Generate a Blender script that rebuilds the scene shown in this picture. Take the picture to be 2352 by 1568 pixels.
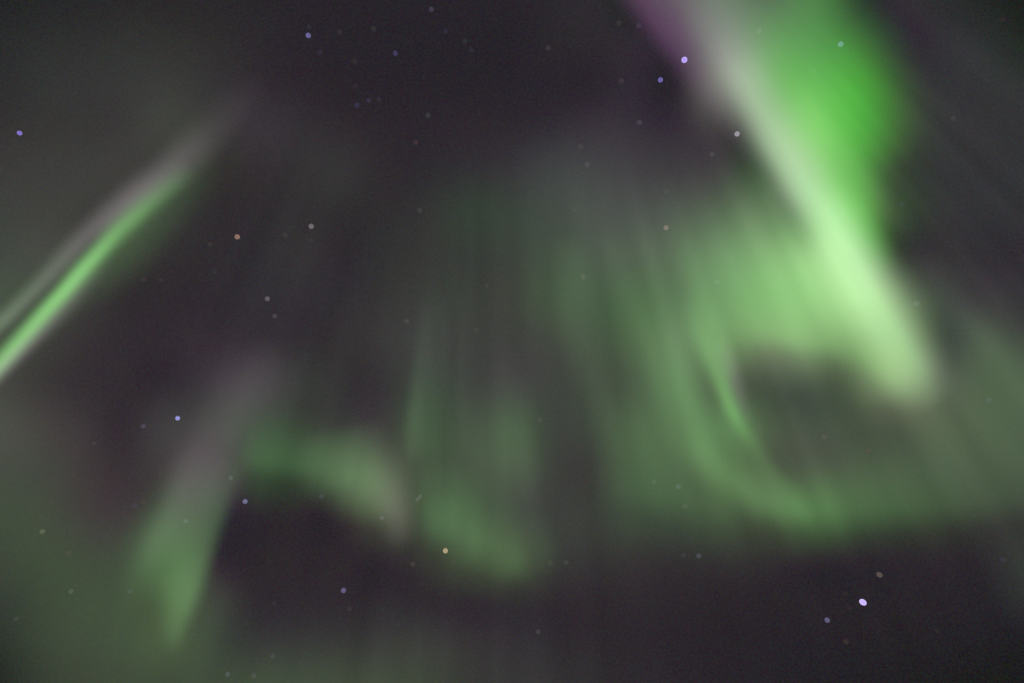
import bpy, math
import numpy as np
from mathutils import Vector, Matrix

# ---------------------------------------------------------------- scene, camera, sky
for o in list(bpy.data.objects):
    bpy.data.objects.remove(o)
scene = bpy.context.scene
COL = scene.collection
scene.view_settings.view_transform = 'Standard'
scene.view_settings.look = 'None'
scene.view_settings.exposure = 0.0
scene.view_settings.gamma = 1.0
scene.cycles.transparent_max_bounces = 96
scene.cycles.use_denoising = False

HFOV = math.radians(55.0)
PITCH = math.radians(46.0)                 # the camera looks up, north
EYE = Vector((0.0, 0.0, 1.6))
cam_data = bpy.data.cameras.new("camera")
cam = bpy.data.objects.new("camera", cam_data)
COL.objects.link(cam)
cam_data.sensor_width = 36.0
cam_data.lens = 18.0 / math.tan(HFOV / 2)
cam_data.clip_start = 0.1
cam_data.clip_end = 2.0e6
cam.location = EYE
cam.rotation_euler = (math.pi / 2 + PITCH, 0, 0)
scene.camera = cam

# night: the sun far below the horizon, the rest is the faint glow of the night air
world = bpy.data.worlds.new("World")
scene.world = world
world.use_nodes = True
nt = world.node_tree
nt.nodes.clear()
sky = nt.nodes.new('ShaderNodeTexSky')
sky.sky_type = 'NISHITA'
sky.sun_disc = False
sky.sun_elevation = math.radians(-35)
sky.sun_rotation = math.radians(200)
b1 = nt.nodes.new('ShaderNodeBackground')
b1.inputs['Strength'].default_value = 0.05
b2 = nt.nodes.new('ShaderNodeBackground')
add = nt.nodes.new('ShaderNodeAddShader')
wo = nt.nodes.new('ShaderNodeOutputWorld')
nt.links.new(sky.outputs[0], b1.inputs['Color'])
nt.links.new(b1.outputs[0], add.inputs[0])
nt.links.new(b2.outputs[0], add.inputs[1])
nt.links.new(add.outputs[0], wo.inputs['Surface'])

# ---- FIELDS BEGIN
VW, VH = 2352.0, 1568.0        # the chart of the sky used for the control points


def lin(c):
    c = np.asarray(c, float) / 255.0
    return np.where(c <= 0.04045, c / 12.92, ((c + 0.055) / 1.055) ** 2.4)


def smooth(F, n):
    for _ in range(n):
        P = np.pad(F, 1, mode='edge')
        F = 0.25 * P[:-2, 1:-1] + 0.5 * P[1:-1, 1:-1] + 0.25 * P[2:, 1:-1]
        P = np.pad(F, 1, mode='edge')
        F = 0.25 * P[1:-1, :-2] + 0.5 * P[1:-1, 1:-1] + 0.25 * P[1:-1, 2:]
    return F


def catmull(P, n):
    P = np.asarray(P, float)
    Q = np.vstack([2 * P[0] - P[1], P, 2 * P[-1] - P[-2]])
    out = []
    for i in range(1, len(Q) - 2):
        t = np.linspace(0, 1, n, endpoint=False)[:, None]
        a, b, c, d = Q[i - 1], Q[i], Q[i + 1], Q[i + 2]
        out.append(0.5 * (2 * b + (c - a) * t + (2 * a - 5 * b + 4 * c - d) * t * t + (3 * b - 3 * c + d - a) * t ** 3))
    out.append(P[-1:])
    return np.vstack(out)


def ribbon(X, Y, pts, n=24):
    """A fold of the aurora: rows (x, y, spread on the n side, spread on the other, depth)."""
    S = catmull(pts, n)
    T = np.gradient(S[:, :2], axis=0)
    T /= np.linalg.norm(T, axis=1)[:, None] + 1e-9
    best = np.full(X.shape, 1e18)
    idx = np.zeros(X.shape, int)
    for i in range(len(S)):
        d = (X - S[i, 0]) ** 2 + (Y - S[i, 1]) ** 2
        m = d < best
        best[m] = d[m]
        idx[m] = i
    px, py, w1, w2, b = (S[idx, k] for k in range(5))
    tx, ty = T[idx, 0], T[idx, 1]
    dx, dy = X - px, Y - py
    dn = -ty * dx + tx * dy
    dt = tx * dx + ty * dy
    w = np.where(dn > 0, w1, w2)
    return np.maximum(b, 0) * np.exp(-0.5 * (dn / w) ** 2 - 0.5 * (dt / (0.5 * (w1 + w2))) ** 2)


def blob(X, Y, x, y, ang, su, sv, b):
    a = np.radians(ang)
    u = (X - x) * np.cos(a) + (Y - y) * np.sin(a)
    v = -(X - x) * np.sin(a) + (Y - y) * np.cos(a)
    return b * np.exp(-0.5 * (u / su) ** 2 - 0.5 * (v / sv) ** 2)


def rays(X, Y, seed, amount, fine=1.0):
    """Striation along the field lines, which meet at the magnetic zenith."""
    zx, zy = 1150.0, -700.0
    th = np.arctan2(X - zx, Y - zy)
    r = np.hypot(X - zx, Y - zy) / 1000.0
    g = np.random.RandomState(seed)
    s = np.zeros(X.shape)
    for k in range(15):
        f = (18 + 16 * k) * fine
        wax = 0.55 + 0.45 * np.sin(g.uniform(2, 7) * r + 0.3 * f * th + g.uniform(0, 6.28))
        s += np.sin(f * th + g.uniform(0, 6.28) + g.uniform(-2, 2) * r) * g.uniform(0.4, 1) / (1 + 0.16 * k) * wax
    return 1 + amount * s / 1.6


BODIES = {}


def body(thing, part, color, shapes, ray=0.0, seed=1, fine=1.0, blur=2, cut=0.004):
    BODIES.setdefault(thing, []).append((part, color, shapes, ray, seed, fine, blur, cut))


def field(X, Y, spec):
    part, color, shapes, ray, seed, fine, blur, cut = spec
    F = np.zeros(X.shape)
    for s in shapes:
        F += ribbon(X, Y, s[1]) if s[0] == 'r' else blob(X, Y, *s[1:])
    if ray:
        F *= rays(X, Y, seed, ray, fine)
    F = smooth(F, blur)
    return np.maximum(F - cut, 0)


body('aurora_band', 'pale_core', (1, .97, .95), [
    ('r', [(1530, -60, 45, 60, .08), (1585, 0, 42, 60, .10), (1620, 52, 40, 58, .13), (1683, 150, 36, 52, .20), (1718, 210, 34, 48, .24), (1750, 273, 32, 44, .27),
           (1778, 325, 31, 42, .29), (1809, 374, 31, 40, .29), (1841, 427, 32, 40, .29), (1872, 469, 34, 38, .285), (1904, 510, 36, 38, .28), (1935, 560, 44, 36, .28),
           (1980, 640, 56, 39, .28), (2015, 710, 60, 43, .23), (2060, 780, 62, 42, .19), (2103, 840, 62, 36, .13), (2130, 890, 50, 30, .055), (2150, 940, 36, 26, 0)])],
    ray=.07, seed=3)
body('aurora_band', 'green_curtain', (.34, 1, .21), [
    ('r', [(1690, 120, 30, 60, 0), (1732, 225, 28, 60, .12), (1768, 300, 28, 60, .19), (1809, 374, 29, 60, .23), (1845, 430, 30, 56, .27), (1880, 478, 32, 50, .32), (1915, 525, 40, 44, .31), (1965, 600, 60, 36, .32),
           (2000, 680, 66, 37, .32), (2045, 765, 66, 36, .25), (2090, 840, 66, 34, .17), (2120, 890, 52, 32, .075), (2140, 940, 40, 30, 0)]),
    ('r', [(1700, -40, 70, 60, .07), (1760, 80, 70, 60, .13), (1800, 170, 60, 56, .20), (1838, 260, 50, 48, .24), (1869, 332, 44, 42, .22), (1895, 400, 38, 38, .16), (1925, 470, 34, 34, .07), (1945, 520, 30, 30, 0)]),
    ('r', [(2120, 915, 60, 20, .015), (2055, 864, 80, 24, .08), (1995, 822, 95, 24, .10), (1930, 790, 110, 22, .11), (1869, 782, 115, 22, .13),
           (1814, 770, 110, 22, .17), (1768, 758, 100, 24, .15), (1728, 756, 80, 28, .09), (1695, 766, 60, 30, .03), (1668, 782, 50, 30, 0)])],
    ray=.07, seed=5)
body('aurora_band', 'western_sheet', (.40, 1, .31), [
    ('b', 1890, 545, 57, 150, 70, .10), ('b', 1855, 650, 20, 120, 75, .12), ('b', 1730, 655, -10, 110, 80, .08), ('b', 1640, 700, 60, 120, 60, .06), ('b', 1560, 640, 70, 120, 60, .03), ('b', 1735, 415, 57, 70, 38, .022)],
    ray=.22, seed=6)
body('aurora_band', 'deep_green_lobe', (.11, 1, .06), [
    ('r', [(1855, -60, 70, 64, .10), (1895, 50, 80, 60, .15), (1932, 140, 76, 66, .25), (1950, 225, 70, 64, .33), (1948, 310, 64, 62, .31),
           (1950, 400, 54, 46, .24), (1975, 490, 44, 30, .22), (2005, 560, 36, 22, .14), (2040, 630, 30, 18, 0)])],
    ray=.05, seed=7)
body('aurora_band', 'outer_glow', (.55, 1, .50), [
    ('r', [(2075, 665, 110, 34, 0), (2130, 705, 110, 34, .022), (2210, 755, 120, 38, .036), (2290, 805, 130, 42, .042), (2380, 860, 130, 46, .042), (2480, 920, 120, 46, .025), (2600, 990, 100, 46, 0)])],
    ray=.08, seed=9)
body('aurora_band', 'purple_fringe', (1, .42, 1), [
    ('r', [(1425, -60, 24, 44, .07), (1490, 20, 24, 42, .075), (1548, 100, 22, 38, .065), (1605, 185, 20, 30, .036), (1655, 262, 18, 24, .016),
           (1705, 340, 18, 22, .008), (1770, 430, 18, 20, 0)])], ray=.10, seed=14)

body('aurora_streak', 'green_core', (.39, 1, .30), [
    ('r', [(-120, 962, 13, 13, .26), (-50, 885, 13, 13, .34), (-2, 832, 13, 13, .41), (50, 774, 13, 12, .46), (97, 722, 13, 12, .50), (145, 670, 13, 12, .52), (186, 624, 13, 13, .51),
           (228, 578, 13, 13, .44), (268, 535, 14, 15, .34), (313, 494, 14, 16, .26), (358, 453, 15, 16, .16), (400, 419, 16, 18, .08), (440, 380, 18, 20, 0)]),
    ('r', [(60, 790, 30, 14, 0), (150, 690, 32, 14, .025), (260, 590, 40, 14, .05), (340, 505, 42, 14, .05), (420, 420, 42, 14, .03), (500, 330, 40, 14, 0)])],
    ray=.05, seed=15, fine=2.0, blur=1)
body('aurora_streak', 'lilac_edge', (1, .90, .93), [
    ('r', [(-120, 850, 13, 15, .04), (0, 745, 12, 14, .065), (45, 702, 12, 14, .065), (112, 634, 13, 15, .07), (180, 562, 15, 18, .085), (247, 502, 18, 20, .105),
           (315, 448, 20, 22, .115), (382, 398, 24, 24, .09), (450, 340, 28, 30, .052), (500, 290, 30, 32, .024), (570, 215, 34, 34, .01), (640, 140, 34, 34, 0)]),
    ('r', [(-100, 950, 13, 10, .10), (0, 848, 13, 10, .14), (72, 776, 14, 10, .11), (142, 706, 16, 10, .07), (208, 636, 16, 12, .03), (260, 584, 16, 12, 0)])],
    blur=1)
body('aurora_streak', 'faint_green_strand', (.4, 1, .32), [
    ('r', [(-120, 850, 12, 22, .08), (0, 744, 11, 15, .08), (60, 686, 11, 16, .06), (150, 594, 14, 22, .03), (220, 520, 14, 24, 0)])], blur=1)

body('aurora_ray', 'green_ray', (.47, 1, .38), [
    ('r', [(545, 1040, 50, 18, 0), (512, 1130, 55, 17, .06), (484, 1210, 55, 16, .095), (460, 1290, 50, 15, .115), (434, 1370, 44, 15, .14), (408, 1440, 24, 14, .085), (393, 1505, 14, 12, 0)]),
    ('b', 372, 1215, 115, 105, 34, .05)], ray=.14, seed=11, fine=1.5)
body('aurora_ray', 'lilac_top', (1, .95, .94), [
    ('r', [(640, 770, 45, 60, 0), (585, 860, 45, 60, .022), (525, 960, 40, 60, .038), (480, 1030, 36, 58, .048), (435, 1105, 32, 56, .052), (395, 1180, 24, 50, .04), (352, 1250, 22, 40, .02), (315, 1320, 20, 30, 0)])],
    ray=.14, seed=12)

body('aurora_curtain', 'bright_fold', (.55, 1, .43), [
    ('r', [(826, 960, 50, 36, 0), (836, 1040, 55, 36, .065), (848, 1105, 55, 34, .125), (862, 1150, 48, 30, .085), (878, 1190, 36, 26, .02), (890, 1220, 30, 24, 0)]),
    ('r', [(752, 980, 40, 40, 0), (757, 1050, 42, 40, .045), (766, 1100, 42, 40, .045), (775, 1135, 40, 36, .0)])], ray=.2, seed=21, fine=1.4)
body('aurora_curtain', 'dark_green_fold', (.44, 1, .40), [
    ('r', [(545, 1036, 20, 55, .0), (600, 1052, 22, 65, .045), (660, 1060, 22, 65, .06), (720, 1068, 22, 55, .04), (780, 1076, 22, 50, .0)]),
    ('r', [(970, 1040, 26, 42, 0), (984, 1120, 26, 44, .035), (1000, 1185, 28, 44, .075), (1016, 1225, 28, 40, .05), (1030, 1260, 26, 36, 0)]),
    ('r', [(1052, 1060, 36, 36, 0), (1066, 1170, 36, 36, .04), (1084, 1240, 36, 36, .06), (1104, 1290, 34, 34, .015), (1115, 1320, 30, 30, 0)]),
    ('r', [(1150, 1080, 40, 22, 0), (1164, 1200, 40, 22, .03), (1180, 1285, 36, 22, .065), (1193, 1325, 30, 22, .02), (1202, 1350, 26, 22, 0)]),
    ('r', [(1235, 1150, 26, 26, 0), (1245, 1240, 26, 26, .018), (1255, 1300, 26, 26, .012), (1262, 1330, 26, 26, 0)])],
    ray=.2, seed=23, fine=1.3)
body('aurora_curtain', 'lilac_flank', (1, .90, .86), [
    ('r', [(880, 1000, 26, 26, 0), (892, 1080, 28, 28, .025), (906, 1160, 28, 26, .06), (922, 1215, 26, 22, .035), (936, 1260, 24, 22, 0)])])
body('aurora_curtain', 'upright_rays', (.64, 1, .54), [
    ('r', [(992, 640, 9, 40, 0), (974, 740, 9, 40, .018), (961, 850, 9, 36, .03), (951, 950, 10, 32, .045), (949, 1010, 11, 32, .04), (955, 1080, 14, 34, 0)]),
    ('r', [(1160, 760, 40, 26, 0), (1180, 900, 40, 26, .02), (1186, 980, 40, 24, .042), (1192, 1040, 40, 24, .038), (1200, 1120, 40, 26, .02), (1204, 1220, 40, 26, .012), (1190, 1320, 30, 26, 0)]),
    ('r', [(1290, 520, 30, 26, 0), (1318, 610, 30, 26, .032), (1322, 740, 30, 24, .03), (1346, 830, 30, 24, .022), (1378, 930, 28, 24, .012), (1410, 1050, 26, 24, 0)]),
    ('r', [(1060, 880, 16, 30, 0), (1078, 980, 16, 30, .012), (1090, 1060, 16, 30, .016), (1098, 1150, 16, 30, 0)]),
    ('r', [(1380, 500, 26, 26, 0), (1410, 590, 26, 24, .024), (1458, 730, 26, 22, .02), (1490, 820, 24, 22, 0)])],
    ray=.2, seed=25)

body('aurora_swirl', 'filament', (.36, 1, .26), [
    ('r', [(1575, 660, 30, 30, 0), (1600, 730, 28, 32, .05), (1622, 785, 20, 28, .10), (1643, 840, 15, 22, .16), (1661, 890, 12, 14, .23), (1681, 940, 11, 11, .22), (1702, 980, 11, 11, .13), (1735, 1030, 13, 13, .04), (1790, 1100, 14, 14, .03), (1850, 1180, 18, 16, 0)]),
    ], ray=0, blur=1)
body('aurora_swirl', 'outer_arc', (.44, 1, .34), [
    ('r', [(1440, 600, 45, 50, 0), (1490, 720, 45, 50, .04), (1525, 820, 40, 40, .07), (1562, 900, 38, 36, .08), (1588, 980, 36, 30, .055), (1622, 1045, 30, 26, .09), (1676, 1098, 26, 28, .105), (1750, 1143, 26, 30, .08), (1820, 1172, 24, 30, .05), (1860, 1192, 22, 24, .015), (1885, 1202, 18, 20, 0)]),
    ('r', [(1700, 1010, 16, 16, 0), (1742, 1075, 16, 17, .03), (1792, 1125, 16, 17, .032), (1838, 1170, 15, 15, .02), (1860, 1195, 14, 14, .0)])],
    ray=.16, seed=31)
body('aurora_swirl', 'lower_shelf', (.42, 1, .36), [
    ('r', [(1330, 1090, 36, 130, 0), (1440, 1110, 36, 130, .022), (1560, 1130, 36, 120, .035), (1700, 1150, 34, 110, .045), (1840, 1160, 34, 100, .055), (1980, 1158, 34, 95, .055),
           (2110, 1150, 36, 100, .048), (2240, 1140, 38, 110, .04), (2370, 1120, 40, 120, .035), (2500, 1100, 40, 120, .02), (2620, 1090, 40, 120, 0)])],
    ray=.2, seed=33)
body('aurora_swirl', 'lilac_rim', (1, .92, .95), [
    ('r', [(1650, 760, 20, 16, 0), (1672, 830, 18, 16, .05), (1688, 880, 14, 14, .06), (1702, 930, 12, 12, .04), (1722, 980, 12, 12, 0)])], blur=1)

# light of the diffuse aurora over the whole sky, on a coarse chart (display values)
GX = np.linspace(0, 2352, 25)
GY = np.linspace(0, 1568, 17)
DIFF = np.array([
 [(31,35,37),(35,37,39),(38,38,40),(40,39,40),(40,38,40),(40,38,41),(39,36,41),(39,34,41),(38,32,40),(38,31,40),(38,31,41),(38,31,41),(39,33,41),(41,37,44),(43,40,45),(30,31,36),(61,48,61),(79,87,82),(77,74,80),(73,88,71),(46,35,48),(47,41,49),(44,44,46),(32,37,36),(25,27,27)],
 [(39,41,42),(44,45,45),(46,46,46),(48,49,48),(48,48,47),(46,44,45),(43,39,44),(40,34,42),(39,32,41),(38,31,41),(37,30,41),(37,30,40),(37,31,40),(41,37,43),(44,39,45),(46,39,50),(55,46,59),(81,85,82),(78,103,78),(75,101,74),(57,56,54),(48,33,50),(48,46,52),(45,48,49),(30,40,36)],
 [(44,44,45),(49,50,50),(52,52,52),(54,55,54),(56,57,55),(52,51,52),(48,42,48),(43,37,44),(40,33,41),(39,32,41),(39,32,41),(38,31,41),(39,32,42),(40,34,43),(42,35,45),(45,38,50),(53,47,55),(102,105,97),(51,86,51),(78,117,72),(63,93,53),(55,64,50),(51,52,54),(50,51,53),(46,49,49)],
 [(51,49,50),(54,53,52),(55,54,53),(57,56,55),(63,65,60),(56,55,54),(55,50,56),(50,46,51),(46,41,46),(43,37,44),(42,36,44),(44,38,45),(44,39,46),(49,44,52),(56,50,58),(53,47,56),(54,47,56),(66,62,64),(36,43,35),(89,113,78),(71,106,59),(61,80,53),(53,56,54),(52,51,54),(50,51,53)],
 [(59,58,57),(60,60,58),(60,60,58),(61,60,58),(57,58,55),(50,49,47),(49,45,48),(50,48,50),(51,50,51),(46,41,46),(44,41,46),(48,47,50),(54,53,56),(64,67,67),(67,68,69),(65,63,66),(63,61,64),(64,63,63),(39,40,38),(72,52,64),(82,105,70),(57,73,52),(49,52,52),(49,49,52),(48,51,54)],
 [(61,64,60),(63,64,60),(60,60,57),(57,56,55),(52,51,51),(46,43,46),(46,42,46),(48,46,48),(46,44,46),(46,44,46),(50,51,50),(52,62,53),(57,66,58),(68,76,69),(76,82,76),(75,79,76),(78,83,77),(87,104,82),(96,116,88),(51,61,46),(80,106,62),(60,80,54),(51,53,52),(48,49,52),(47,47,50)],
 [(65,71,64),(68,71,65),(60,61,58),(53,52,51),(48,45,47),(46,42,46),(46,43,48),(50,48,50),(46,41,47),(48,48,49),(53,54,52),(55,60,55),(59,65,58),(68,81,67),(74,87,73),(82,93,79),(84,95,80),(97,122,91),(117,151,104),(127,161,110),(78,92,53),(46,44,43),(54,52,54),(49,46,51),(48,43,50)],
 [(69,79,66),(64,68,61),(56,56,54),(47,43,46),(46,40,46),(46,40,47),(48,44,50),(48,44,50),(48,45,50),(53,52,52),(57,60,57),(60,65,59),(61,65,58),(68,84,65),(71,91,68),(74,96,70),(83,101,79),(92,117,84),(105,137,93),(124,157,108),(99,117,73),(87,97,72),(63,68,62),(62,61,62),(53,52,55)],
 [(65,71,62),(60,61,57),(53,48,51),(48,42,48),(48,41,48),(53,45,53),(52,46,53),(49,45,50),(51,48,50),(56,55,55),(62,64,62),(63,66,62),(61,63,60),(66,72,63),(69,83,66),(79,101,72),(97,122,90),(101,128,89),(103,117,90),(118,142,103),(88,100,68),(89,106,62),(57,59,54),(67,75,64),(61,65,60)],
 [(66,68,62),(58,55,55),(51,46,50),(48,41,47),(48,42,49),(63,57,63),(64,60,64),(58,60,58),(51,50,51),(52,50,52),(61,71,61),(65,70,64),(65,66,64),(63,67,62),(67,76,64),(77,95,72),(91,118,84),(80,93,72),(68,76,64),(73,85,69),(80,92,70),(109,120,91),(86,92,78),(73,86,67),(69,82,64)],
 [(74,77,69),(68,66,63),(59,53,56),(50,43,49),(65,63,64),(63,63,61),(58,71,57),(55,61,53),(58,62,57),(61,61,59),(64,83,61),(69,80,66),(66,83,63),(61,67,60),(67,78,64),(80,102,73),(87,114,79),(93,127,84),(75,90,68),(67,75,64),(69,78,64),(79,88,71),(83,94,74),(76,89,69),(72,84,67)],
 [(69,74,65),(67,70,63),(63,58,58),(56,49,53),(65,59,62),(62,47,60),(55,73,53),(51,67,49),(64,80,60),(72,80,65),(69,82,64),(69,82,65),(71,83,67),(60,63,58),(61,65,58),(74,94,68),(76,95,69),(75,93,65),(68,74,60),(68,72,62),(67,75,61),(69,79,63),(71,81,66),(69,78,64),(67,76,63)],
 [(65,76,61),(66,74,61),(65,63,60),(63,59,59),(60,68,56),(48,31,49),(44,40,45),(44,39,43),(49,45,46),(72,79,62),(61,72,55),(65,81,59),(65,72,62),(59,62,58),(59,64,57),(63,78,60),(65,80,61),(68,84,61),(65,77,57),(72,100,63),(62,83,56),(56,70,51),(57,66,52),(55,59,52),(57,59,55)],
 [(61,70,57),(64,76,59),(65,74,60),(67,79,62),(71,96,65),(48,37,47),(44,36,43),(43,35,42),(44,37,43),(48,43,47),(56,59,52),(66,80,58),(67,79,58),(57,60,55),(53,53,52),(53,52,51),(51,51,50),(53,55,51),(51,51,49),(48,48,46),(44,42,44),(43,39,43),(44,40,44),(44,41,45),(50,54,50)],
 [(53,61,52),(61,72,56),(65,78,59),(66,81,60),(69,86,60),(61,66,58),(47,42,47),(44,39,45),(45,39,45),(45,40,46),(46,41,46),(48,44,47),(49,48,48),(46,41,46),(46,40,45),(44,39,44),(43,38,43),(42,36,42),(41,35,41),(39,33,40),(38,32,39),(38,32,39),(38,32,39),(38,33,40),(43,45,45)],
 [(45,52,44),(58,68,54),(64,76,59),(67,82,61),(72,88,63),(61,71,58),(53,55,53),(53,54,53),(54,55,53),(57,58,56),(58,59,57),(53,50,52),(50,47,51),(45,41,46),(44,39,44),(41,36,42),(40,34,41),(39,33,40),(38,32,40),(37,30,39),(37,29,37),(36,28,36),(35,27,36),(33,26,35),(31,27,34)],
 [(35,41,35),(52,60,49),(61,70,55),(63,74,57),(63,75,58),(63,74,59),(64,75,59),(64,75,60),(66,75,60),(66,75,61),(62,69,57),(55,56,53),(54,53,53),(50,49,50),(46,43,46),(42,38,43),(40,35,41),(39,33,40),(37,31,39),(35,28,37),(33,26,35),(31,26,33),(29,26,30),(26,25,27),(25,25,27)]], float)
WORLD = np.array([0.0095, 0.0100, 0.0105])
DCOL = np.array([(.25, 1, .20), (1, .52, .45), (.82, .45, 1)])      # diffuse green, warm and violet light


def nn3(V):
    """Non-negative amounts of the three diffuse colours that give the light V."""
    best = np.zeros(V.shape)
    err = (V ** 2).sum(-1)
    for m in range(1, 8):
        k = [i for i in range(3) if m >> i & 1]
        A = DCOL[k]
        c = V @ np.linalg.pinv(A)
        e = ((V - c @ A) ** 2).sum(-1) + 1e3 * (c < -1e-9).any(-1)
        u = e < err - 1e-12
        err = np.where(u, e, err)
        full = np.zeros(V.shape)
        full[..., k] = c
        best[u] = full[u]
    return best


def cubic_weights(q, knots):
    h = knots[1] - knots[0]
    u = np.clip((q - knots[0]) / h, -0.6, len(knots) - 0.4)
    W = np.zeros((len(q), len(knots)))
    i0 = np.floor(u).astype(int)
    t = u - i0
    c = [(1 - t) ** 3 / 6, (3 * t ** 3 - 6 * t ** 2 + 4) / 6, (-3 * t ** 3 + 3 * t ** 2 + 3 * t + 1) / 6, t ** 3 / 6]
    for k in range(4):
        W[np.arange(len(q)), np.clip(i0 - 1 + k, 0, len(knots) - 1)] += c[k]
    return W


def diffuse(gx, gy):
    """Three maps (green, warm, violet) on the grid gx, gy: a smooth B-spline through the coarse chart."""
    L = np.maximum(lin(DIFF) - WORLD, 0)
    Wy0, Wx0 = cubic_weights(GY, GY), cubic_weights(GX, GX)
    L = np.einsum('ij,jkc->ikc', np.linalg.inv(Wy0), L)
    L = np.einsum('ij,kjc->kic', np.linalg.inv(Wx0), L)
    R = np.einsum('yj,xk,jkc->yxc', cubic_weights(gy, GY), cubic_weights(gx, GX), L)
    X, Y = np.meshgrid(gx, gy)
    return (nn3(np.maximum(R, 0)) + 0.0012) * (1 + (rays(X, Y, 41, .15) - 1) * np.clip((np.hypot(X - 1150, Y + 700) - 1000) / 350, 0.15, 1) * np.clip((X - 150) / 400, 0.2, 1))[..., None]
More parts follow.
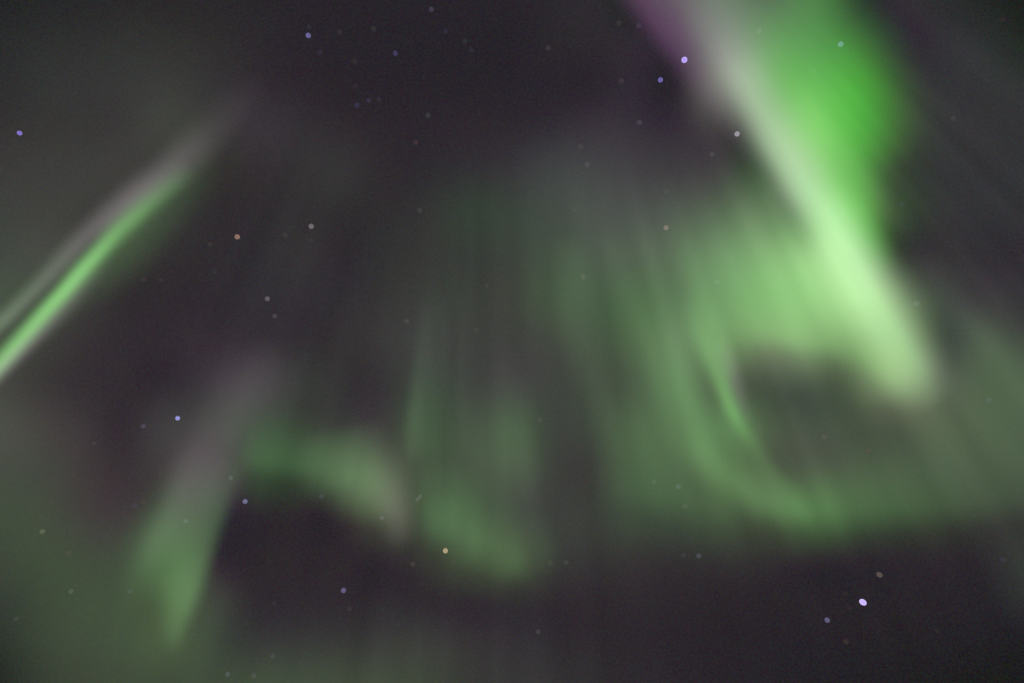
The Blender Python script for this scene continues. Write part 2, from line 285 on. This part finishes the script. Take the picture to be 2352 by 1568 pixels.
# ---- FIELDS END
# x, y on the chart, colour as shown, colour of the sky round it, label
STARS = [
 (1572, 138, (190,160,255), (95,80,92), 'brightest violet-white star, on the purple edge of the right-hand band', dict(size=16, rim=(70,100,90))),
 (1982, 1382, (205,180,255), (40,35,40), 'bright lilac-white elongated star, brightest in the dark lower right', dict(size=16, rim=(70,95,80), stretch=1.3, ang=0.6)),
 (45, 306, (130,105,200), (60,57,56), 'bright blue-violet star close to the left edge of the photo', dict(size=12, rim=(75,95,105))),
 (408, 960, (150,145,215), (60,55,58), 'bright blue star left of the lilac top of the leaning ray', dict(size=12, rim=(45,50,55))),
 (1693, 308, (150,141,154), (70,65,68), 'whitish lilac star at the left foot of the pale ridge', dict(rim=(40,40,42))),
 (545, 544, (140,112,98), (52,49,50), 'warm orange star alone in the dark right of the left streak', dict(rim=(35,30,28))),
 (1023, 1264, (168,148,120), (52,54,48), 'warm yellowish star just below the lower edge of the central curtain', dict(rim=(38,34,30))),
 (1931, 102, (104,152,134), (66,130,66), 'pale bluish star inside the deep green lobe', dict(rim=(40,55,55))),
 (708, 82, (105,98,152), (43,38,44), 'blue star in the dark upper part, left of the top centre', dict(size=14)),
 (1517, 184, (110,100,165), (48,42,50), 'blue-violet star left below the brightest star on the purple edge'),
 (563, 1151, (108,108,140), (48,44,46), 'blue-grey star at the upper left corner of the lower dark gap', dict(size=13)),
 (1900, 1423, (95,90,118), (40,35,40), 'blue-grey star left below the bright elongated lower right star'),
 (2020, 1319, (98,86,82), (42,38,42), 'brownish grey star right above the bright elongated lower right star', dict(stretch=1.25, ang=0.6)),
 (1943, 1472, (70,61,60), (40,35,39), 'dim brown star straight below the lower right blue-grey star'),
 (789, 1355, (98,92,126), (48,44,47), 'blue-grey star in the lower dark gap right of the leaning ray'),
 (715, 520, (112,106,110), (50,48,50), 'pale grey star right of the orange star in the dark left half', dict(rim=(14,14,14))),
 (1530, 523, (126,113,110), (80,84,78), 'pinkish grey star above the west glow, below the dark upper centre'),
 (614, 686, (104,98,103), (52,48,51), 'pale grey star, upper of a close pair in the dark left centre', dict(size=13)),
 (631, 726, (88,83,87), (52,48,51), 'dim grey star, lower of a close pair in the dark left centre', dict(size=13)),
 (329, 978, (82,80,94), (56,51,54), 'dim blue-grey star just left below the bright blue star', dict(size=13)),
 (530, 1097, (102,106,98), (80,78,78), 'dim grey star on the right edge of the lilac ray top', dict(size=12)),
 (1744, 72, (128,134,122), (112,120,106), 'faint whitish star on the grey upper part of the bright band'),
 (948, 1295, (74,66,62), (46,42,44), 'dim brownish star left below the warm yellowish curtain star'),
 (1605, 1276, (80,80,90), (48,46,46), 'dim bluish star under the lower green edge, right of centre'),
 (1558, 1117, (92,112,100), (72,94,68), 'dim bluish star, right upper of three in the lower green glow'),
 (1573, 1162, (84,96,78), (66,80,60), 'dim grey star, lowest of three in the lower green glow'),
 (1502, 1106, (90,104,86), (74,92,70), 'dim grey star, leftmost of three in the lower green glow'),
 (1236, 1450, (78,78,78), (54,54,54), 'dim grey star near the bottom edge right of centre'),
 (983, 265, (70,74,68), (50,46,50), 'faint greenish star, upper one of two in the dark upper centre'),
 (955, 327, (76,66,66), (50,48,50), 'faint brownish star, lower one of two in the dark upper centre'),
 (964, 483, (76,78,74), (54,55,53), 'faint grey star alone on the dark centre above the upright rays'),
 (1340, 636, (108,112,96), (86,96,82), 'faint warm star on the grey-green haze at centre right'),
 (934, 737, (78,80,77), (58,58,56), 'faint grey star just left above the leftmost upright ray', dict(size=13)),
 (1349, 378, (88,88,86), (66,66,66), 'faint grey star, lower of a vertical pair on the grey haze'),
 (1334, 336, (76,74,74), (60,58,60), 'very faint star, upper of a vertical pair on the grey haze'),
 (1469, 282, (82,76,88), (54,48,54), 'faint violet-grey star below the brownish one left of the band'),
 (1427, 186, (76,65,64), (48,43,49), 'faint brownish star left of the blue-violet star near the band'),
 (1259, 111, (70,62,76), (44,39,44), 'faint violet star in the darkest part near the top centre'),
 (991, 22, (74,72,90), (44,42,46), 'faint bluish star touching the top edge left of centre'),
 (908, 123, (70,64,98), (43,38,44), 'faint blue-violet star between the top left-centre group and centre'),
 (858, 66, (66,62,60), (44,42,46), 'faint warm star near the top edge right of the blue star'),
 (780, 74, (62,60,60), (44,41,46), 'very faint grey star right beside the upper blue star'),
 (710, 62, (58,54,70), (44,40,46), 'very faint companion just above the upper blue star', dict(size=12)),
 (735, 121, (58,54,70), (44,40,46), 'very faint violet star just right below the upper blue star'),
 (820, 242, (64,60,86), (44,40,46), 'faint blue star, lowest left of a small upper group'),
 (847, 231, (64,62,84), (44,40,46), 'faint blue star, middle of a small upper group'),
 (870, 229, (58,56,76), (44,40,46), 'very faint blue star, right end of a small upper group', dict(size=12)),
 (816, 198, (60,50,64), (44,40,46), 'very faint reddish violet star above a small upper group'),
 (815, 141, (62,54,56), (44,40,46), 'very faint reddish star between the blue star and the small group'),
 (1023, 72, (56,50,68), (42,37,43), 'very faint violet star below the bluish one at the top edge'),
 (1068, 95, (58,58,60), (42,37,43), 'very faint grey star, left of a close pair at top centre'),
 (1082, 115, (56,52,66), (42,37,43), 'very faint violet star, right of a close pair at top centre'),
 (1467, 60, (70,66,84), (52,50,54), 'faint bluish star just left of the purple edge near the top'),
 (1422, 53, (68,68,66), (50,50,50), 'faint grey star beside the bluish one left of the purple edge'),
 (1635, 355, (92,90,90), (72,70,70), 'faint grey star left below the whitish lilac star by the ridge'),
 (2105, 697, (94,102,100), (68,78,70), 'faint grey star just outside the right edge of the brightest band', dict(size=16)),
 (2190, 272, (68,66,72), (52,50,53), 'faint grey star in the dark right of the deep green lobe'),
 (2072, 469, (66,68,72), (54,54,54), 'faint bluish star in the dark below the deep green lobe'),
 (2304, 45, (54,46,46), (34,40,36), 'faint reddish star in the dark top right corner'),
 (1869, 163, (108,165,102), (100,160,94), 'very faint star on the green between pale ridge and deep lobe'),
 (97, 1220, (104,106,88), (68,74,62), 'warm greyish star near the left edge in the lower left glow', dict(size=13)),
 (158, 1269, (82,82,68), (66,74,60), 'faint brownish star right below the warm greyish lower left star', dict(size=13)),
 (163, 1357, (92,102,92), (64,76,60), 'grey star, left one of two level stars in the lower left glow', dict(size=13)),
 (299, 1357, (84,92,84), (66,80,62), 'dim grey star, right one of two level stars in the lower left glow', dict(size=13)),
 (37, 1420, (72,80,74), (54,64,54), 'very faint grey star at the left edge in the bottom left corner', dict(size=12)),
 (523, 1547, (90,98,98), (64,76,62), 'bluish grey star at the bottom edge, left of a pair', dict(size=13)),
 (583, 1551, (88,96,88), (64,78,62), 'grey star at the bottom edge, right of a pair', dict(size=13)),
 (627, 1506, (80,90,80), (62,74,60), 'dim grey star just above the pair at the bottom edge', dict(size=13)),
 (1264, 1291, (68,72,62), (54,60,52), 'very faint star, left of a pair by the curtain tip'),
 (1300, 1291, (70,74,74), (52,56,52), 'very faint star, right of a pair by the curtain tip'),
 (482, 561, (68,64,60), (50,48,48), 'faint brownish star just left of the warm orange star', dict(size=13)),
 (493, 623, (60,56,62), (48,44,47), 'very faint violet star below the warm orange star', dict(size=13)),
 (655, 540, (64,62,64), (50,48,50), 'very faint grey star left below the pale grey star', dict(size=13)),
 (715, 551, (60,60,60), (49,47,49), 'very faint star straight below the pale grey star', dict(size=13)),
 (330, 642, (62,62,60), (48,48,46), 'very faint star, left of a pair below the green streak', dict(size=13)),
 (370, 643, (60,60,66), (48,46,48), 'very faint star, right of a pair below the green streak', dict(size=13)),
 (427, 1196, (104,124,102), (84,102,78), 'faint grey star inside the green part of the leaning ray', dict(size=12)),
 (309, 1160, (70,68,80), (58,56,56), 'very faint bluish star left of the leaning ray', dict(size=12)),
 (330, 1152, (72,66,58), (60,58,56), 'very faint brownish star between the leaning ray and its bluish neighbour', dict(size=12)),
 (738, 1139, (84,96,92), (66,80,64), 'faint bluish star on the lower edge of the dark green fold', dict(size=13)),
 (877, 1189, (110,116,108), (88,98,80), 'faint grey star on the lower edge of the bright curtain fold', dict(size=12)),
 (803, 1398, (64,60,58), (48,46,47), 'very faint brownish star below the blue-grey star in the gap'),
 (630, 1384, (62,62,62), (50,48,49), 'very faint grey star in the gap right of the leaning ray foot', dict(size=12)),
 (216, 1018, (78,72,72), (64,60,59), 'very faint pinkish star left of the leaning ray, under the streak', dict(size=12)),
 (1240, 963, (88,94,84), (72,84,70), 'very faint grey star among the upright rays at the centre'),
 (1095, 757, (76,76,76), (64,66,63), 'very faint grey star above the upright rays at the centre'),
 (1118, 656, (74,74,72), (60,64,60), 'very faint pinkish star at the middle of the dark centre'),
 (1530, 440, (84,82,82), (70,70,69), 'very faint grey star above the pinkish grey star'),
 (1318, 481, (80,84,86), (68,72,70), 'very faint bluish star on the grey haze below the vertical pair'),
 (1648, 648, (104,128,104), (90,114,88), 'very faint star on the glow left of the brightest band'),
 (2271, 918, (98,108,100), (82,98,76), 'very faint bluish star in the green glow near the right edge'),
 (1894, 1003, (92,92,78), (74,80,66), 'very faint brownish star in the dark hollow, left of a pair'),
 (1994, 1035, (88,82,68), (72,82,66), 'very faint brownish star in the dark hollow, right of a pair'),
 (2304, 1285, (66,64,74), (50,54,50), 'very faint bluish star near the right edge in the lower dark'),
 (2151, 1447, (52,50,52), (41,36,40), 'very faint grey star in the bottom right dark'),
 (1941, 1362, (56,48,48), (41,36,40), 'very faint brown star just left above the bright elongated star'),
 (1951, 1395, (52,46,48), (41,36,40), 'very faint brown star just left below the bright elongated star'),
 (1570, 1274, (62,60,64), (48,46,46), 'very faint star left of the dim bluish one under the green edge'),
]

GRAIN = 3.0

# fine colour noise put into the night-sky glow to imitate camera sensor grain
co = nt.nodes.new('ShaderNodeTexCoord')
nz = nt.nodes.new('ShaderNodeTexNoise')
nz.inputs['Scale'].default_value = 620.0
nz.inputs['Detail'].default_value = 1.0
nt.links.new(co.outputs['Generated'], nz.inputs['Vector'])
vm = nt.nodes.new('ShaderNodeVectorMath')
vm.operation = 'MULTIPLY_ADD'
vm.inputs[1].default_value = tuple(GRAIN * w for w in WORLD)
vm.inputs[2].default_value = tuple((1 - 0.5 * GRAIN) * w for w in WORLD)
nt.links.new(nz.outputs['Color'], vm.inputs[0])
nt.links.new(vm.outputs[0], b2.inputs['Color'])

# ---------------------------------------------------------------- where a point of the chart lies in the sky
FPX = VW / 2 / math.tan(HFOV / 2)
FWD = np.array([0, math.cos(PITCH), math.sin(PITCH)])
UP = np.array([0, -math.sin(PITCH), math.cos(PITCH)])
RIGHT = np.array([1.0, 0, 0])
EYE_NP = np.array(EYE)


def direction(x, y):
    x, y = np.asarray(x, float), np.asarray(y, float)
    d = FWD + ((x - VW / 2) / FPX)[..., None] * RIGHT + ((VH / 2 - y) / FPX)[..., None] * UP
    return d / np.linalg.norm(d, axis=-1, keepdims=True)


METRES_PER_LIGHT = 100000.0      # metres of glowing gas that give a radiance of one


def gas_material(name, color, outlined):
    """Evenly glowing thin gas: the brightness one sees is the depth of gas along the line of sight."""
    m = bpy.data.materials.new(name)
    m.use_nodes = True
    n, l = m.node_tree.nodes, m.node_tree.links
    n.clear()
    out = n.new('ShaderNodeOutputMaterial')
    e = n.new('ShaderNodeEmission')
    e.inputs['Color'].default_value = (*color, 1)
    e.inputs['Strength'].default_value = 1.0 / METRES_PER_LIGHT
    l.new(e.outputs[0], out.inputs['Volume'])
    if outlined:
        t = n.new('ShaderNodeBsdfTransparent')
        s = n.new('ShaderNodeEmission')
        s.inputs['Color'].default_value = (*color, 1)
        s.inputs['Strength'].default_value = 0.0002
        a = n.new('ShaderNodeAddShader')
        l.new(t.outputs[0], a.inputs[0])
        l.new(s.outputs[0], a.inputs[1])
        l.new(a.outputs[0], out.inputs['Surface'])
    m.cycles.emission_sampling = 'NONE'
    m.cycles.homogeneous_volume = True
    return m


def cloud(name, F, X, Y, altitude, material, parent=None, origin=None):
    """A closed body of gas whose depth along the sight line is F, lying in a layer at the given altitude."""
    pos = F > 4e-4            # no gas layer thinner than some forty metres
    F = np.where(pos, F, 0.0)
    P = np.pad(pos, 1)
    near = np.zeros_like(pos)
    for a in (0, 1, 2):
        for b in (0, 1, 2):
            near |= P[a:a + pos.shape[0], b:b + pos.shape[1]]
    cell = pos[:-1, :-1] | pos[1:, :-1] | pos[:-1, 1:] | pos[1:, 1:]
    d = direction(X, Y)
    D = altitude / d[..., 2]
    T = F * METRES_PER_LIGHT
    front = np.full(F.shape, -1)
    back = np.full(F.shape, -1)
    k = int(near.sum())
    front[near] = np.arange(k)
    back[near] = front[near]
    m = int(pos.sum())
    back[pos] = k + np.arange(m)
    V = np.vstack([(d * (D - T / 2)[..., None])[near], (d * (D + T / 2)[..., None])[pos]]) + EYE_NP
    iy, ix = np.nonzero(cell)
    def tris(I, flip):
        a, b, c, e = I[iy, ix], I[iy, ix + 1], I[iy + 1, ix + 1], I[iy + 1, ix]
        t = np.vstack([np.stack([a, b, c], 1), np.stack([a, c, e], 1)])
        return t[:, ::-1] if flip else t
    tf, tb = tris(front, True), tris(back, False)
    # triangles with no depth anywhere would lie twice in one place
    flat = (tf[:, ::-1] == tb).all(1)
    tri = np.vstack([tf[~flat], tb[~flat]])
    used = np.unique(tri)
    remap = np.full(len(V), -1)
    remap[used] = np.arange(len(used))
    V, tri = V[used], remap[tri]
    c0 = V.mean(0) if origin is None else origin
    me = bpy.data.meshes.new(name)
    me.vertices.add(len(V))
    me.vertices.foreach_set('co', (V - c0).astype(np.float32).ravel())
    me.loops.add(3 * len(tri))
    me.loops.foreach_set('vertex_index', tri.astype(np.int32).ravel())
    me.polygons.add(len(tri))
    me.polygons.foreach_set('loop_start', np.arange(0, 3 * len(tri), 3, dtype=np.int32))
    me.update(calc_edges=True)
    me.materials.append(material)
    o = bpy.data.objects.new(name, me)
    COL.objects.link(o)
    if parent is None:
        o.location = c0
    else:
        o.parent = parent
        if origin is None:
            o.location = Vector(c0) - parent.location
    return o


def tag(o, label, cat, group=None):
    o['label'] = label
    o['category'] = cat
    if group:
        o['group'] = group


# ---------------------------------------------------------------- the diffuse aurora that fills the sky
M = 460
gx = np.arange(-M, VW + M + 1, 20.0)
gy = np.arange(-M, VH + M + 1, 20.0)
X, Y = np.meshgrid(gx, gy)
DF = diffuse(gx, gy)
edge = np.minimum(np.minimum(gx + M, VW + M - gx)[None, :], np.minimum(gy + M, VH + M - gy)[:, None])
win = np.clip(edge / 300.0, 0, 1)
win = win * win * (3 - 2 * win)
veil = None
for k, (nm, alt) in enumerate((('diffuse_aurora', 105e3), ('warm_veil', 135e3), ('violet_veil', 165e3))):
    o = cloud(nm, DF[..., k] * win, X, Y, alt, gas_material(nm + '_gas', DCOL[k], False))
    o['kind'] = 'stuff'
    if veil is None:
        veil = o
        tag(o, 'faint grey-green diffuse aurora glow spread over the whole night sky', 'aurora glow')
    else:
        o.parent = veil
        o.location = o.location - veil.location

# ---------------------------------------------------------------- the aurora's own forms
ALTITUDE = {'pale_core': 150e3, 'green_curtain': 118e3, 'deep_green_lobe': 112e3, 'purple_fringe': 190e3,
            'green_core': 115e3, 'lilac_edge': 170e3, 'faint_green_strand': 128e3, 'green_ray': 116e3, 'lilac_top': 175e3,
            'bright_fold': 114e3, 'dark_green_fold': 121e3, 'lilac_flank': 160e3, 'upright_rays': 131e3, 'western_sheet': 127e3, 'outer_glow': 137e3, 'lower_shelf': 134e3,
            'filament': 113e3, 'outer_arc': 124e3, 'lilac_rim': 155e3}
LABEL = {
 'aurora_band': 'brightest broad green aurora band slanting down the right side with a purple upper edge',
 'aurora_streak': 'narrow bright green aurora streak slanting across the left edge with lilac borders',
 'aurora_ray': 'single green aurora ray with a lilac top leaning down through the lower left',
 'aurora_curtain': 'dim folded green aurora curtain with a scalloped lower edge above the dark gap',
 'aurora_swirl': 'curling green aurora filaments left of the dark hollow under the brightest band'}
PART_LABEL = {'purple_fringe': 'purple upper edge of the band', 'deep_green_lobe': 'saturated deep green lobe beside the pale ridge',
              'pale_core': 'pale whitish ridge of the band', 'lilac_edge': 'greyish lilac borders of the streak',
              'lilac_top': 'greyish lilac upper part of the ray'}
for name, parts in BODIES.items():
    root = bpy.data.objects.new(name, None)
    COL.objects.link(root)
    tag(root, LABEL[name], 'aurora', 'forms of the northern lights')
    root.empty_display_size = 5000
    first = True
    for spec in parts:
        pn = spec[0]
        step = 6.0 if name in ('aurora_streak', 'aurora_swirl') else 8.0
        gx = np.arange(-400, VW + 401, step)
        gy = np.arange(-400, VH + 401, step)
        X, Y = np.meshgrid(gx, gy)
        F = field(X, Y, spec)
        F[[0, -1], :] = 0
        F[:, [0, -1]] = 0
        ys, xs = np.nonzero(F > 4e-4)
        y0, y1, x0, x1 = ys.min() - 1, ys.max() + 2, xs.min() - 1, xs.max() + 2
        o = cloud(pn, F[y0:y1, x0:x1], X[y0:y1, x0:x1], Y[y0:y1, x0:x1], ALTITUDE[pn], gas_material(pn + '_gas', spec[1], True))
        if first:
            root.location = o.location
            first = False
        loc = o.location.copy()
        o.parent = root
        o.location = loc - root.location
        if pn in PART_LABEL:
            o['label'] = PART_LABEL[pn]

# ---------------------------------------------------------------- stars
star_mat = bpy.data.materials.new('starlight')
star_mat.use_nodes = True
n, l = star_mat.node_tree.nodes, star_mat.node_tree.links
n.clear()
out = n.new('ShaderNodeOutputMaterial')
info = n.new('ShaderNodeObjectInfo')
em = n.new('ShaderNodeEmission')
em.inputs['Strength'].default_value = 0.5
tr = n.new('ShaderNodeBsdfTransparent')
ad = n.new('ShaderNodeAddShader')
l.new(info.outputs['Color'], em.inputs['Color'])
l.new(tr.outputs[0], ad.inputs[0])
l.new(em.outputs[0], ad.inputs[1])
l.new(ad.outputs[0], out.inputs['Surface'])
star_mat.cycles.emission_sampling = 'NONE'

STAR_DISTANCE = 600e3


def sphere_mesh(name):
    vs, fs = [], []
    nu, nv = 24, 12
    vs.append((0, 0, 1))
    for j in range(1, nv):
        for i in range(nu):
            a, b = 2 * math.pi * i / nu, math.pi * j / nv
            vs.append((math.sin(b) * math.cos(a), math.sin(b) * math.sin(a), math.cos(b)))
    vs.append((0, 0, -1))
    for i in range(nu):
        i2 = (i + 1) % nu
        fs.append((0, 1 + i, 1 + i2))
        for j in range(nv - 2):
            a = 1 + j * nu
            fs.append((a + i, a + nu + i, a + nu + i2, a + i2))
        a = 1 + (nv - 2) * nu
        fs.append((a + i, len(vs) - 1, a + i2))
    me = bpy.data.meshes.new(name)
    me.from_pydata(vs, [], fs)
    me.materials.append(star_mat)
    return me


def ring_mesh(name, r=0.86, w=0.15):
    vs, fs = [], []
    nu, nv = 28, 8
    for i in range(nu):
        a = 2 * math.pi * i / nu
        for j in range(nv):
            b = 2 * math.pi * j / nv
            rr = r + w * math.cos(b)
            vs.append((rr * math.cos(a), rr * math.sin(a), w * math.sin(b)))
    for i in range(nu):
        for j in range(nv):
            fs.append((i * nv + j, ((i + 1) % nu) * nv + j, ((i + 1) % nu) * nv + (j + 1) % nv, i * nv + (j + 1) % nv))
    me = bpy.data.meshes.new(name)
    me.from_pydata(vs, [], fs)
    me.materials.append(star_mat)
    return me


SPHERE, RING = sphere_mesh('star_globe'), ring_mesh('star_rim')


def star(x, y, display, back, label, size=14.0, rim=None, name='star', stretch=None, ang=None, cat='star', group='stars in the night sky'):
    """display: the colour of the star as it shows, back: of the sky round it."""
    d = direction(np.array(x), np.array(y))
    c = np.maximum(lin(display) - lin(back), 0.0)
    c = c * np.clip(c.max() / 0.12, 0.5, 1.0)
    size *= 0.81
    o = bpy.data.objects.new(name, SPHERE)
    COL.objects.link(o)
    tag(o, label, cat, group)
    o.color = (*c, 1)
    o.location = Vector(d * STAR_DISTANCE) + EYE
    cosine = float(d @ FWD)
    r = size / 2 / FPX * STAR_DISTANCE * cosine
    rx, ry = x - VW / 2, y - VH / 2
    rr = math.hypot(rx, ry)
    if stretch is None:
        stretch = 1 + 0.10 * (rr / 1000.0) ** 2
        ang = math.atan2(ry, rx)
    z = -Vector(d)
    u = Vector(RIGHT * math.cos(ang) - UP * math.sin(ang))
    u = (u - z * u.dot(z)).normalized()
    v = z.cross(u)
    R = Matrix((u, v, z)).transposed()
    o.rotation_euler = R.to_euler()
    o.scale = (r * stretch, r, r)
    if rim is not None:
        k = bpy.data.objects.new('rim', RING)  # glowing ring added to imitate the bright edge of an out-of-focus star
        COL.objects.link(k)
        k.parent = o
        k.color = (*lin(rim), 1)
    return o


for row in STARS:
    star(*row[:5], **(row[5] if len(row) > 5 else {}))
star(962, 1143, (104, 110, 104), (78, 86, 76), 'short pale elongated smudge of light right of the scalloped curtain fold', size=11,
     name='light_smudge', stretch=2.4, ang=math.radians(-48), cat='light smudge', group=None)
